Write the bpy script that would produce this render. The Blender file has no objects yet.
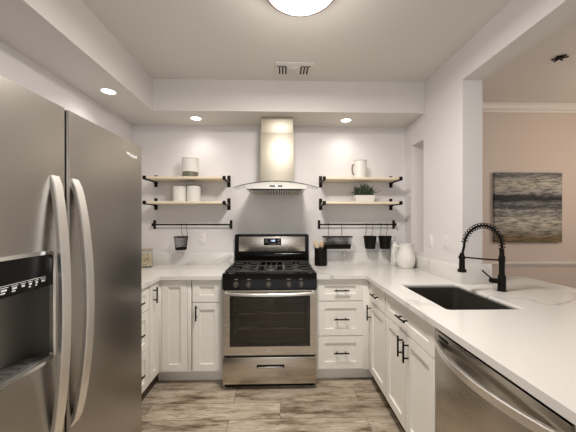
import bpy, bmesh, math, random
from mathutils import Vector, Matrix
random.seed(4)
PI = math.pi
SC = bpy.context.scene
COL = SC.collection

# ------------------------------------------------------------------ camera, world, exposure
cam_d = bpy.data.cameras.new('camera'); cam = bpy.data.objects.new('camera', cam_d); COL.objects.link(cam)
cam.location = (0, 0, 1.382)
cam.rotation_euler = (PI/2, 0, -math.radians(1.6))
cam_d.sensor_width = 36; cam_d.lens = 283/576*36
cam_d.shift_y = 3/576; cam_d.clip_start = .02
SC.camera = cam
SC.view_settings.view_transform = 'Standard'
SC.view_settings.look = 'None'
SC.view_settings.gamma = 1
SC.view_settings.use_curve_mapping = False
SC.view_settings.exposure = 0.0
world = bpy.data.worlds.new('world'); SC.world = world; world.use_nodes = True
world.node_tree.nodes['Background'].inputs[0].default_value = (.80, .88, 1.0, 1)
world.node_tree.nodes['Background'].inputs[1].default_value = .8

def area(name, loc, rot, sx, sy, power, color):
    l = bpy.data.lights.new(name, 'AREA'); l.shape = 'RECTANGLE'; l.size = sx; l.size_y = sy
    l.energy = power; l.color = color
    o = bpy.data.objects.new(name, l); COL.objects.link(o); o.location = loc; o.rotation_euler = rot
    return o
# unseen fill lamps added behind the camera and at the dining side wall
area('rear_fill', (.1, -2.58, 1.45), (PI/2, 0, 0), 2.2, 1.9, 27, (1, .975, .945))
area('dining_side_fill', (4.55, .6, 1.5), (PI/2, 0, PI/2), 2.2, 1.5, 10, (1, .92, .84))
DOME_W, SPOT_W, DINING_W = 36, 8, 19
WARM = (1, .94, .885)

# ------------------------------------------------------------------ materials
def mat(name, color=(.8,.8,.8), rough=.5, metal=0, spec=.5, **kw):
    m = bpy.data.materials.new(name); m.use_nodes = True
    b = m.node_tree.nodes['Principled BSDF']
    b.inputs['Base Color'].default_value = (*color, 1)
    b.inputs['Roughness'].default_value = rough
    b.inputs['Metallic'].default_value = metal
    b.inputs['Specular IOR Level'].default_value = spec
    for k, v in kw.items(): b.inputs[k.replace('_', ' ')].default_value = v
    return m
def nd(m, t, **kw):
    n = m.node_tree.nodes.new(t)
    for k, v in kw.items(): setattr(n, k, v)
    return n
def lk(m, a, b): m.node_tree.links.new(a, b)
def bsdf(m): return m.node_tree.nodes['Principled BSDF']
def coords(m, scale=(1,1,1)):
    tc = nd(m, 'ShaderNodeTexCoord'); mp = nd(m, 'ShaderNodeMapping')
    mp.inputs['Scale'].default_value = scale
    lk(m, tc.outputs['Object'], mp.inputs['Vector']); return mp.outputs['Vector']
def ramp(m, fac, stops):
    r = nd(m, 'ShaderNodeValToRGB'); e = r.color_ramp.elements
    while len(e) < len(stops): e.new(.5)
    for el, (p, c) in zip(e, stops): el.position = p; el.color = (*c, 1)
    lk(m, fac, r.inputs[0]); return r.outputs[0]
def noise(m, vec, scale, detail=3, rough=.5):
    n = nd(m, 'ShaderNodeTexNoise'); n.inputs['Scale'].default_value = scale
    n.inputs['Detail'].default_value = detail; n.inputs['Roughness'].default_value = rough
    lk(m, vec, n.inputs['Vector']); return n.outputs['Fac']
def bump(m, h, strength=.1, dist=.01):
    b = nd(m, 'ShaderNodeBump'); b.inputs['Strength'].default_value = strength; b.inputs['Distance'].default_value = dist
    lk(m, h, b.inputs['Height']); lk(m, b.outputs[0], bsdf(m).inputs['Normal'])
def painted(name, c, rough=.6):
    m = mat(name, c, rough, spec=.3)
    v = coords(m); n = noise(m, v, 90, 2); bump(m, n, .06, .003)
    n2 = noise(m, v, 1.5, 2)
    lk(m, ramp(m, n2, [(.3, tuple(x*.98 for x in c)), (.7, c)]), bsdf(m).inputs['Base Color'])
    return m
M = {}
M['wall'] = painted('wall_paint', (.70, .678, .668))
M['ceiling'] = painted('ceiling_paint', (.70, .675, .64))
M['dining_wall'] = painted('dining_wall_paint', (.67, .575, .515))
M['soffit'] = painted('soffit_paint', (.68, .65, .62))
M['trim'] = painted('trim_paint', (.74, .71, .67), .4)
M['cabinet'] = painted('cabinet_paint', (.84, .82, .76), .4)
M['black'] = mat('black_metal', (.008, .0065, .005), .38, 0, spec=.12)
M['plastic_black'] = mat('black_plastic', (.006, .0055, .005), .25, spec=.15)
M['enamel'] = mat('black_enamel', (.005, .0045, .004), .14, spec=.1)
M['iron'] = mat('cast_iron', (.045, .043, .040), .36, spec=.4)
M['white_plastic'] = mat('white_plastic', (.74, .72, .69), .35)
M['ceramic'] = mat('white_ceramic', (.74, .725, .68), .18, Coat_Weight=.4)
M['ceramic_matt'] = mat('matt_ceramic', (.74, .73, .685), .5)
M['green_stone'] = mat('green_glaze', (.13,.13,.095), .35)
M['sink'] = mat('graphite_composite', (.032, .030, .024), .42, spec=.3)
M['dark_gap'] = mat('dark_gap', (.01, .01, .01), .8)
M['chrome'] = mat('chrome', (.75, .74, .72), .12, 1)
M['white_mark'] = mat('white_marking', (.75, .75, .74), .5)
M['grey_mark'] = mat('grey_marking', (.45, .43, .40), .4)
M['toe_shade'] = mat('shaded_brown_toe', (.07,.05,.032), .5)  # toe-kick shade put into the dark brown base colour
M['tan_wood'] = mat('light_wood', (.62, .47, .30), .5)
def steel(name, c, rough, scale, aniso=0):
    m = mat(name, c, rough, 1)
    v = coords(m, scale); n = noise(m, v, 1, 4, .6)
    rr = nd(m, 'ShaderNodeMapRange'); rr.inputs[3].default_value = rough*.97; rr.inputs[4].default_value = rough*1.04
    lk(m, n, rr.inputs[0]); lk(m, rr.outputs[0], bsdf(m).inputs['Roughness'])
    return m
M['steel'] = steel('brushed_steel', (.56, .52, .46), .27, (2, 2, 260))
M['steel_fridge'] = steel('fridge_steel', (.42, .395, .36), .30, (3, 3, 200))
M['steel_handle'] = steel('handle_steel', (.90, .88, .84), .34, (200, 200, 2))
M['steel_duct'] = steel('duct_steel', (.50, .46, .38), .5, (300, 300, 3))
def stone():
    m = mat('white_quartz', (.76, .74, .70), .16, spec=.5)
    v = coords(m); n = noise(m, v, 1.3, 5, .6)
    w = nd(m, 'ShaderNodeTexNoise'); w.inputs['Scale'].default_value = 1.1; w.inputs['Detail'].default_value = 6; w.inputs['Distortion'].default_value = .6
    lk(m, v, w.inputs['Vector'])
    c = ramp(m, w.outputs['Fac'], [(.0, (.70,.685,.65)), (.488, (.70,.685,.65)), (.5, (.42,.40,.37)), (.510, (.70,.685,.65)), (1, (.71,.69,.655))])
    mk = ramp(m, n, [(.50, (0,0,0)), (.62, (1,1,1))])
    mx = nd(m, 'ShaderNodeMix', data_type='RGBA'); lk(m, mk, mx.inputs[0]); mx.inputs[6].default_value = (.71,.69,.655,1)
    lk(m, c, mx.inputs[7]); lk(m, mx.outputs[2], bsdf(m).inputs['Base Color'])
    return m
M['stone'] = stone()
def floor_mat():
    m = mat('oak_plank', (.4,.35,.28), .42, spec=.4)
    tc = nd(m, 'ShaderNodeTexCoord')
    br = nd(m, 'ShaderNodeTexBrick'); br.offset = .37; br.inputs['Scale'].default_value = 1
    br.inputs['Brick Width'].default_value = .95; br.inputs['Row Height'].default_value = .178
    br.inputs['Mortar Size'].default_value = .0016; br.inputs['Mortar Smooth'].default_value = .2
    br.inputs['Color1'].default_value = (0,0,0,1); br.inputs['Color2'].default_value = (1,1,1,1); br.inputs['Mortar'].default_value = (.5,.5,.5,1)
    lk(m, tc.outputs['Object'], br.inputs['Vector'])
    # shift the grain per plank
    mul = nd(m, 'ShaderNodeVectorMath', operation='MULTIPLY_ADD')
    lk(m, br.outputs['Color'], mul.inputs[0]); mul.inputs[1].default_value = (7, 3, 5); lk(m, tc.outputs['Object'], mul.inputs[2])
    mp = nd(m, 'ShaderNodeMapping'); mp.inputs['Scale'].default_value = (1.3, 6.0, 1.0); lk(m, mul.outputs[0], mp.inputs['Vector'])
    big = noise(m, mp.outputs[0], 2.2, 6, .65)
    mp2 = nd(m, 'ShaderNodeMapping'); mp2.inputs['Scale'].default_value = (2.0, 26.0, 1.0); lk(m, mul.outputs[0], mp2.inputs['Vector'])
    fine = noise(m, mp2.outputs[0], 4.5, 7, .78)
    c1 = ramp(m, big, [(.31, (.085,.058,.035)), (.39, (.25,.19,.13)), (.47, (.45,.38,.295)), (.62, (.60,.53,.435))])
    c2 = ramp(m, fine, [(.36, (.28,.24,.20)), (.48, (1,1,1)), (.7, (1.12,1.11,1.09))])
    mx = nd(m, 'ShaderNodeMix', data_type='RGBA', blend_type='MULTIPLY'); mx.inputs[0].default_value = .95
    lk(m, c1, mx.inputs[6]); lk(m, c2, mx.inputs[7])
    tint = ramp(m, br.outputs['Color'], [(0, (.82,.80,.78)), (1, (1.08,1.06,1.03))])
    mx2 = nd(m, 'ShaderNodeMix', data_type='RGBA', blend_type='MULTIPLY'); mx2.inputs[0].default_value = 1
    lk(m, mx.outputs[2], mx2.inputs[6]); lk(m, tint, mx2.inputs[7])
    mx3 = nd(m, 'ShaderNodeMix', data_type='RGBA'); lk(m, br.outputs['Fac'], mx3.inputs[0])
    lk(m, mx2.outputs[2], mx3.inputs[6]); mx3.inputs[7].default_value = (.07,.05,.035,1)
    lk(m, mx3.outputs[2], bsdf(m).inputs['Base Color'])
    bump(m, fine, .15, .004)
    return m
M['floor'] = floor_mat()
def wood_mat():
    m = mat('shelf_birch', (.70,.60,.45), .5)
    v = coords(m, (1.5, 20, 20)); n = noise(m, v, 2, 4)
    lk(m, ramp(m, n, [(.3, (.72,.61,.46)), (.7, (.82,.72,.57))]), bsdf(m).inputs['Base Color']); return m
M['shelf'] = wood_mat()
def glass(name, c, rough=.02, alpha_t=.9, ior=1.45):
    m = bpy.data.materials.new(name); m.use_nodes = True; nt = m.node_tree; nt.nodes.clear()
    out = nt.nodes.new('ShaderNodeOutputMaterial'); t = nt.nodes.new('ShaderNodeBsdfTransparent'); g = nt.nodes.new('ShaderNodeBsdfGlossy')
    t.inputs[0].default_value = (*c, 1); g.inputs['Roughness'].default_value = rough
    lw = nt.nodes.new('ShaderNodeLayerWeight'); lw.inputs[0].default_value = .5
    f = nt.nodes.new('ShaderNodeMapRange'); f.interpolation_type = 'SMOOTHSTEP'; f.inputs[1].default_value = .35; f.inputs[2].default_value = 1.0; f.inputs[3].default_value = .05; f.inputs[4].default_value = .5
    nt.links.new(lw.outputs['Facing'], f.inputs[0])
    mx = nt.nodes.new('ShaderNodeMixShader')
    nt.links.new(f.outputs[0], mx.inputs[0]); nt.links.new(t.outputs[0], mx.inputs[1]); nt.links.new(g.outputs[0], mx.inputs[2])
    nt.links.new(mx.outputs[0], out.inputs[0]); return m
M['glass'] = glass('clear_glass', (.975,.985,.97))
M['oven_glass'] = glass('tinted_oven_glass', (.62,.56,.48), .05)
M['glass_edge'] = mat('glass_edge', (.04,.055,.045), .15)
def emit(name, c, s):
    m = mat(name, c, .5); b = bsdf(m); b.inputs['Emission Color'].default_value = (*c, 1); b.inputs['Emission Strength'].default_value = s; return m
M['lamp'] = emit('lamp_diffuser', (1, .97, .92), 3.0)
M['led'] = emit('led_disc', (1, .96, .90), 6)
M['digits'] = emit('blue_digits', (.55, .7, 1), 2.2)
def leaf_mat():
    m = mat('leaf', (.03,.07,.02), .5); v = coords(m); n = noise(m, v, 60, 2)
    lk(m, ramp(m, n, [(.35, (.02,.045,.022)), (.55, (.08,.13,.06)), (.7,(.25,.30,.20))]), bsdf(m).inputs['Base Color']); return m
M['leaf'] = leaf_mat()
def nuts_mat():
    m = mat('nut_shell', (.5,.4,.25), .6); v = coords(m); n = noise(m, v, 45, 2)
    lk(m, ramp(m, n, [(.35, (.62,.47,.28)), (.6, (.85,.76,.58))]), bsdf(m).inputs['Base Color']); return m
M['nuts'] = nuts_mat()
def painting_mat(z0, z1):
    m = mat('seascape_canvas', (.5,.5,.5), .7)
    tc = nd(m, 'ShaderNodeTexCoord'); sx = nd(m, 'ShaderNodeSeparateXYZ'); lk(m, tc.outputs['Object'], sx.inputs[0])
    mp = nd(m, 'ShaderNodeMapping'); mp.inputs['Scale'].default_value = (2.2, 1, 14); lk(m, tc.outputs['Object'], mp.inputs['Vector'])
    n = noise(m, mp.outputs[0], 1.6, 7, .68)
    mr = nd(m, 'ShaderNodeMapRange'); mr.inputs[1].default_value = z0; mr.inputs[2].default_value = z1; lk(m, sx.outputs['Z'], mr.inputs[0])
    ad = nd(m, 'ShaderNodeMath', operation='MULTIPLY_ADD'); lk(m, n, ad.inputs[0]); ad.inputs[1].default_value = .20; 
    sb = nd(m, 'ShaderNodeMath', operation='SUBTRACT'); lk(m, mr.outputs[0], sb.inputs[0]); sb.inputs[1].default_value = .10
    lk(m, sb.outputs[0], ad.inputs[2])
    base = ramp(m, ad.outputs[0], [(0, (.17,.12,.06)), (.08, (.24,.18,.10)), (.14, (.30,.28,.24)), (.20, (.44,.40,.34)), (.33, (.52,.48,.41)), (.42, (.24,.24,.23)),
                 (.46, (.45,.43,.40)), (.50, (.06,.06,.07)), (.56, (.22,.22,.22)), (.60, (.015,.015,.018)), (.67, (.03,.03,.035)), (.70, (.30,.29,.28)), (.82, (.46,.43,.37)), (.90, (.40,.38,.34)), (.96, (.20,.20,.20))])
    mp2 = nd(m, 'ShaderNodeMapping'); mp2.inputs['Scale'].default_value = (3.5, 1, 22); lk(m, tc.outputs['Object'], mp2.inputs['Vector'])
    n2 = noise(m, mp2.outputs[0], 2.2, 6, .75)
    dk = ramp(m, n2, [(.38, (.12,.12,.13)), (.47, (.62,.62,.62)), (.53, (1,1,1)), (.62, (1.35,1.35,1.33))])
    mx = nd(m, 'ShaderNodeMix', data_type='RGBA', blend_type='MULTIPLY'); mx.inputs[0].default_value = .85
    lk(m, base, mx.inputs[6]); lk(m, dk, mx.inputs[7]); lk(m, mx.outputs[2], bsdf(m).inputs['Base Color'])
    return m

# ------------------------------------------------------------------ mesh helpers (all coordinates are world metres)
class B:
    def __init__(s): s.bm = bmesh.new()
    def _add(s, t, mtx=None):
        if mtx is not None: t.transform(mtx)
        me = bpy.data.meshes.new('t'); t.to_mesh(me); t.free(); s.bm.from_mesh(me); bpy.data.meshes.remove(me); return s
    def box(s, x0, x1, y0, y1, z0, z1, bev=0, seg=2, rot=None):
        t = bmesh.new(); bmesh.ops.create_cube(t, size=1)
        a, b_, c = abs(x1-x0), abs(y1-y0), abs(z1-z0)
        bmesh.ops.scale(t, vec=(a, b_, c), verts=t.verts)
        if bev: bmesh.ops.bevel(t, geom=t.edges[:], offset=min(bev, .45*min(a, b_, c)), segments=seg, affect='EDGES', profile=.5)
        m = Matrix.Translation(((x0+x1)/2, (y0+y1)/2, (z0+z1)/2))
        if rot: m = m @ rot.to_4x4()
        return s._add(t, m)
    def cyl(s, p0, p1, r, r2=None, seg=20, caps=True):
        p0, p1 = Vector(p0), Vector(p1); d = p1-p0
        t = bmesh.new(); bmesh.ops.create_cone(t, cap_ends=caps, segments=seg, radius1=r, radius2=r if r2 is None else r2, depth=d.length)
        return s._add(t, Matrix.Translation((p0+p1)/2) @ d.to_track_quat('Z', 'Y').to_matrix().to_4x4())
    def ball(s, c, r, sub=2, scale=(1,1,1)):
        t = bmesh.new(); bmesh.ops.create_icosphere(t, subdivisions=sub, radius=r); bmesh.ops.scale(t, vec=scale, verts=t.verts)
        return s._add(t, Matrix.Translation(c))
    def tube(s, pts, r, seg=8, closed=False, shape=None):
        pts = [Vector(p) for p in pts]; n = len(pts); t = bmesh.new(); rings = []
        up = None
        for i, p in enumerate(pts):
            a = pts[(i-1) % n] if (closed or i) else p; b = pts[(i+1) % n] if (closed or i < n-1) else p
            d = (b-a).normalized()
            if up is None:
                up = Vector((0,0,1)) if abs(d.z) < .9 else Vector((0,1,0))
            u = (up - d*up.dot(d)).normalized(); v = d.cross(u); up = u
            rr = r(i/(n-1)) if callable(r) else r
            if shape: ring = [t.verts.new(p+u*x+v*y) for x, y in shape]
            else: ring = [t.verts.new(p+u*rr*math.cos(2*PI*k/seg)+v*rr*math.sin(2*PI*k/seg)) for k in range(seg)]
            rings.append(ring)
        m = len(rings[0])
        for i in range(n if closed else n-1):
            A, C = rings[i], rings[(i+1) % n]
            for k in range(m): t.faces.new((A[k], A[(k+1) % m], C[(k+1) % m], C[k]))
        if not closed: t.faces.new(rings[0][::-1]); t.faces.new(rings[-1])
        bmesh.ops.recalc_face_normals(t, faces=t.faces)
        return s._add(t)
    def lathe(s, c, prof, seg=36, mod=None):
        """prof: (r, z) pairs; mod(angle, r, z) gives a radius"""
        t = bmesh.new(); rings = []
        for r, z in prof:
            if r < 1e-6: rings.append([t.verts.new((c[0], c[1], c[2]+z))])
            else:
                ring = []
                for k in range(seg):
                    a = 2*PI*k/seg; q = mod(a, r, z) if mod else r
                    ring.append(t.verts.new((c[0]+q*math.cos(a), c[1]+q*math.sin(a), c[2]+z)))
                rings.append(ring)
        for A, C in zip(rings, rings[1:]):
            for k in range(seg):
                k2 = (k+1) % seg
                if len(A) == 1 and len(C) == 1: continue
                if len(A) == 1: t.faces.new((A[0], C[k2], C[k]))
                elif len(C) == 1: t.faces.new((A[k], A[k2], C[0]))
                else: t.faces.new((A[k], A[k2], C[k2], C[k]))
        bmesh.ops.recalc_face_normals(t, faces=t.faces)
        return s._add(t)
    def prism(s, poly, ax, lo, hi, bev=0):
        """poly in the plane across axis ax ('x': (y,z), 'y': (x,z), 'z': (x,y))"""
        def P(a, b, w): return {'x': (w, a, b), 'y': (a, w, b), 'z': (a, b, w)}[ax]
        t = bmesh.new(); A = [t.verts.new(P(a, b, lo)) for a, b in poly]; C = [t.verts.new(P(a, b, hi)) for a, b in poly]
        n = len(poly); t.faces.new(A); t.faces.new(C[::-1])
        for k in range(n): t.faces.new((A[k], C[k], C[(k+1) % n], A[(k+1) % n]))
        bmesh.ops.recalc_face_normals(t, faces=t.faces)
        if bev: bmesh.ops.bevel(t, geom=t.edges[:], offset=bev, segments=2, affect='EDGES')
        return s._add(t)
    def cells(s, us, vs, full, ax, lo, hi):
        """solid from grid cells; full(i,j)->bool, no inner faces"""
        def P(a, b, w): return {'x': (w, a, b), 'y': (a, w, b), 'z': (a, b, w)}[ax]
        t = bmesh.new(); V = {}
        def v(i, j, w):
            k = (i, j, w)
            if k not in V: V[k] = t.verts.new(P(us[i], vs[j], w))
            return V[k]
        nu, nv = len(us)-1, len(vs)-1
        F = lambda i, j: 0 <= i < nu and 0 <= j < nv and full(i, j)
        for i in range(nu):
            for j in range(nv):
                if not F(i, j): continue
                t.faces.new([v(i,j,lo), v(i+1,j,lo), v(i+1,j+1,lo), v(i,j+1,lo)]); t.faces.new([v(i,j,hi), v(i,j+1,hi), v(i+1,j+1,hi), v(i+1,j,hi)])
                for (di, dj, a, b) in ((-1,0,(i,j),(i,j+1)), (1,0,(i+1,j),(i+1,j+1)), (0,-1,(i,j),(i+1,j)), (0,1,(i,j+1),(i+1,j+1))):
                    if not F(i+di, j+dj): t.faces.new([v(*a,lo), v(*b,lo), v(*b,hi), v(*a,hi)])
        bmesh.ops.recalc_face_normals(t, faces=t.faces)
        return s._add(t)
def root_of(o):
    while o.parent: o = o.parent
    return o
def obj(name, b, m, parent=None, smooth=True, origin=None, ang=35):
    me = bpy.data.meshes.new(name)
    base = root_of(parent).location if parent else Vector(origin or (0,0,0))
    bmesh.ops.translate(b.bm, vec=-Vector(base), verts=b.bm.verts)
    b.bm.to_mesh(me); b.bm.free()
    o = bpy.data.objects.new(name, me); COL.objects.link(o)
    me.materials.append(M[m] if isinstance(m, str) else m)
    if smooth:
        me.polygons.foreach_set('use_smooth', [True]*len(me.polygons)); me.set_sharp_from_angle(angle=math.radians(ang))
    if parent: o.parent = parent
    else: o.location = base
    return o
def tag(o, label, cat, group=None, kind=None):
    o['label'] = label; o['category'] = cat
    if group: o['group'] = group
    if kind: o['kind'] = kind
    return o
def thing(name, loc, label, cat, group=None):
    o = bpy.data.objects.new(name, None); COL.objects.link(o); o.location = loc; o.empty_display_size = .05
    return tag(o, label, cat, group)
def struct(name, b, m):
    o = obj(name, b, m, smooth=False); o['kind'] = 'structure'; return o
def text_mesh(name, body, size, depth, mtx, m, parent):
    cu = bpy.data.curves.new('t', 'FONT'); cu.body = body; cu.size = size; cu.extrude = depth; cu.align_x = 'CENTER'; cu.align_y = 'CENTER'
    to = bpy.data.objects.new('t', cu); COL.objects.link(to)
    dg = bpy.context.evaluated_depsgraph_get(); me = bpy.data.meshes.new_from_object(to.evaluated_get(dg))
    bpy.data.objects.remove(to)
    b = B(); b.bm.from_mesh(me); b.bm.transform(mtx)
    return obj(name, b, m, parent, smooth=False)

# ------------------------------------------------------------------ the room
WL, WR, WB, CZ, SZ = -1.505, 1.315, 2.94, 2.625, 2.345
WR2, RY, DX, DY = 1.462, -2.6, 4.6, 3.02
FX, FY = -1.13, 2.54          # faces of the dropped soffit
struct('floor', B().box(WL-.1, DX+.1, RY-.1, DY+.1, -.05, 0), 'floor')
struct('ceiling', B().box(WL-.1, DX+.1, RY-.1, DY+.1, CZ, CZ+.06), 'ceiling')
struct('wall_left', B().box(WL-.1, WL, RY, DY, 0, CZ), 'wall')
struct('wall_back', B().box(WL-.1, WR2, WB, DY+.1, 0, CZ), 'wall')
struct('trim_1', B().cells([WL, FX, WR], [RY, FY, WB], lambda i, j: not (i == 1 and j == 0), 'z', SZ, CZ), 'soffit')   # dropped soffit along two walls
ys = [RY, -.6, 2.005, 2.56, 2.80, WB+.02]; zs = [0, .884, 1.045, 2.115, 2.387, CZ]
struct('wall_right', B().cells(ys, zs, lambda i, j: not ((i == 1 and j in (1, 2, 3)) or (i == 3 and j == 2)), 'x', WR, WR2), 'wall')
struct('wall_rear', B().cells([WL-.1, -1.0, 1.2, DX], [0, .5, 2.4, CZ], lambda i, j: not (i == 1 and j == 1), 'y', RY-.1, RY), 'wall')
struct('wall_dining_back', B().box(WR2, DX+.1, DY, DY+.1, 0, CZ), 'dining_wall')
struct('wall_dining_side', B().cells([RY-.1, -.5, 1.7, DY], [0, .75, 2.25, CZ], lambda i, j: not (i == 1 and j == 1), 'x', DX, DX+.1), 'dining_wall')
# crown moulding and chair rail of the dining room
cp = [(DY, CZ), (DY-.07, CZ), (DY-.07, CZ-.012), (DY-.058, CZ-.02), (DY-.04, CZ-.05), (DY-.02, CZ-.066), (DY-.014, CZ-.085), (DY, CZ-.085)]
struct('trim_2', B().prism(cp, 'x', WR2, DX), 'trim')
cr = [(DY, .868), (DY-.012, .868), (DY-.018, .885), (DY-.03, .895), (DY-.03, .906), (DY-.02, .912), (DY, .915)]
struct('trim_3', B().prism(cr, 'x', WR2, DX), 'trim')
struct('baseboard_dining', B().box(WR2, DX, DY-.015, DY, 0, .11, .004), 'trim')

# ------------------------------------------------------------------ lamps
lt = thing('ceiling_light', (.11, 1.462, CZ), 'large round flush ceiling light with glowing white dome, centre of the kitchen ceiling', 'ceiling light')
obj('rim', B().lathe((.11, 1.462, CZ), [(0, 0), (.186, 0), (.186, -.052), (.191, -.054), (.191, -.061), (.184, -.062), (.184, -.05)], 64), mat('rim_bronze', (.16,.12,.09), .4, .6), lt)
obj('dome', B().lathe((.11, 1.462, CZ), [(.184, -.058), (.165, -.074), (.12, -.088), (.06, -.095), (0, -.097)], 64), 'lamp', lt)
l = bpy.data.lights.new('bulb', 'AREA'); l.shape = 'DISK'; l.size = .34; l.energy = DOME_W; l.color = WARM
lo = bpy.data.objects.new('bulb', l); COL.objects.link(lo); lo.parent = lt; lo.location = (0, 0, -.105)
l = bpy.data.lights.new('bulb_glow', 'POINT'); l.energy = DOME_W*.17; l.shadow_soft_size = .09; l.color = WARM
lo = bpy.data.objects.new('bulb_glow', l); COL.objects.link(lo); lo.parent = lt; lo.location = (0, 0, -.20)
for x, y, lb in ((-1.29, 2.166, 'small recessed ceiling spotlight above the refrigerator side'), (-.802, 2.722, 'small recessed ceiling spotlight above the left shelves'), (.641, 2.736, 'small recessed ceiling spotlight above the right shelves')):
    t = thing('recessed_light', (x, y, SZ), lb, 'recessed light', 'recessed lights in the soffit')
    obj('trim_ring', B().lathe((x, y, SZ), [(.046, .0), (.062, 0), (.062, -.004), (.048, -.006), (.046, 0)], 32), 'white_plastic', t)
    obj('led_disc', B().lathe((x, y, SZ), [(0, -.003), (.047, -.003)], 32), 'led', t)
    s = bpy.data.lights.new('spot', 'SPOT'); s.energy = SPOT_W; s.spot_size = math.radians(150); s.spot_blend = 1; s.shadow_soft_size = .035; s.color = WARM
    so = bpy.data.objects.new('spot', s); COL.objects.link(so); so.parent = t; so.location = (0, 0, -.012)
# point fill added in the dining room without a fixture: soft warm light
dl = bpy.data.lights.new('dining_point_fill', 'POINT'); dl.energy = DINING_W; dl.shadow_soft_size = .15; dl.color = (1, .81, .62)
do = bpy.data.objects.new('dining_point_fill', dl); COL.objects.link(do); do.location = (3.3, 1.9, 1.9)

# ceiling vent
v = thing('ceiling_vent', (.115, 2.335, CZ), 'white rectangular ceiling air vent with dark side slots', 'vent')
obj('frame', B().box(-.04, .27, 2.235, 2.45, CZ-.012, CZ, .002), 'ceiling', v)
c = .110
for sx in (-1, 1):
    for k in range(3):
        xx = c + sx*(.062+.026*k); 
        obj('slot', B().tube([(xx, 2.40, CZ-.013), (xx, 2.30, CZ-.013), (xx+sx*.004, 2.285, CZ-.013), (xx+sx*.02, 2.277, CZ-.013)][:4], 0, shape=[(-.001,-.006),(-.001,.006),(.001,.006),(.001,-.006)]), 'dark_gap', v, False)
obj('grille', B().box(c-.04, c+.04, 2.29, 2.40, CZ-.018, CZ-.010, .003), 'ceiling', v)
for k in range(4): obj('louver', B().box(c-.028, c+.028, 2.302+.025*k, 2.306+.025*k, CZ-.020, CZ-.017), 'grey_mark', v, False)
# dining ceiling fixture
f = thing('sprinkler_head', (2.147, 2.113, CZ), 'small dark metal fixture on the dining room ceiling', 'sprinkler')
obj('plate', B().lathe((2.147, 2.113, CZ), [(0, 0), (.028, 0), (.026, -.006), (.01, -.01), (0, -.01)], 20), 'black', f)
bb = B()
for k in range(3):
    a = .5+k*PI/3; bb.box(2.147-.05, 2.147+.05, 2.113-.007, 2.113+.007, CZ-.014, CZ-.006, .002, rot=Matrix.Rotation(a, 3, 'Z'))
obj('bracket_arm', bb, 'black', f)

# ------------------------------------------------------------------ cabinets
class Face:
    """maps (u along the run, depth w into the cabinet, z) to world"""
    def __init__(s, kind, pos): s.k, s.p = kind, pos
    def bx(s, b, u0, u1, w0, w1, z0, z1, bev=0):
        if s.k == 'y': return b.box(u0, u1, s.p+w0, s.p+w1, z0, z1, bev)
        if s.k == 'x-': return b.box(s.p+w0, s.p+w1, u0, u1, z0, z1, bev)
        return b.box(s.p-w1, s.p-w0, u0, u1, z0, z1, bev)
    def pt(s, u, w, z):
        return {'y': (u, s.p+w, z), 'x-': (s.p+w, u, z), 'x+': (s.p-w, u, z)}[s.k]
def shaker(f, u0, u1, z0, z1, rail=.056):
    b = B(); g = .0015; u0 += g; u1 -= g; z0 += g; z1 -= g
    ru = min(rail, (u1-u0)*.34); rz = min(rail, (z1-z0)*.34); bev = 0
    f.bx(b, u0, u0+ru, 0, .019, z0, z1, bev); f.bx(b, u1-ru, u1, 0, .019, z0, z1, bev)
    f.bx(b, u0+ru, u1-ru, 0, .019, z0, z0+rz, bev); f.bx(b, u0+ru, u1-ru, 0, .019, z1-rz, z1, bev)
    f.bx(b, u0+ru-.003, u1-ru+.003, .012, .018, z0+rz-.003, z1-rz+.003)
    return b
def pull(f, u, z, vertical, L=.125):
    b = B(); h = L/2
    if vertical:
        b.cyl(f.pt(u, -.03, z-h), f.pt(u, -.03, z+h), .0058, seg=12)
        for q in (-.6, .6): b.cyl(f.pt(u, 0, z+q*h), f.pt(u, -.03, z+q*h), .0048, seg=10)
    else:
        b.cyl(f.pt(u-h, -.03, z), f.pt(u+h, -.03, z), .0058, seg=12)
        for q in (-.6, .6): b.cyl(f.pt(u+q*h, 0, z), f.pt(u+q*h, -.03, z), .0048, seg=10)
    return b
def cabinet(f, u0, u1, depth, label, fronts, toe=.09, stiles=(), z1=.884, open_body=False, toe_x=(0, 0), carc=0):
    t = thing('base_cabinet', f.pt((u0+u1)/2, depth/2, 0), label, 'cabinet', None)
    b = B()
    if open_body:
        f.bx(b, u0, u0+.018, .02, depth, .11, .64); f.bx(b, u1-.018, u1, .02, depth, .11, .64)
        f.bx(b, u0, u1, .02, depth, .11, .128); f.bx(b, u0, u1, depth-.004, depth+.002, .11, .64); f.bx(b, u0, u1, .02, .036, .60, z1)
    else: f.bx(b, u0+carc, u1, .02, depth, .11, z1)
    obj('carcass', b, 'cabinet', t)
    b = B(); f.bx(b, u0-toe_x[0], u1+toe_x[1], toe, toe+.016, 0, .11); obj('toe_kick', b, 'cabinet' if f is FB else 'toe_shade', t)
    for (a, c_) in stiles:
        b = B(); f.bx(b, a, c_, .004, .02, .115, z1-.004, .001); obj('filler_strip', b, 'cabinet', t)
    for kind, a, c_, z0, zz, hu, hz, hv in fronts:
        d = obj(kind, shaker(f, a, c_, z0, zz), 'cabinet', t, False)
        if hu is not None: obj('handle', pull(f, hu, hz, hv), 'black', d)
    return t
FB, FRt, FLt = Face('y', 2.36), Face('x-', .745), Face('x+', -.995)
DZ = (.115, .872)
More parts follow.
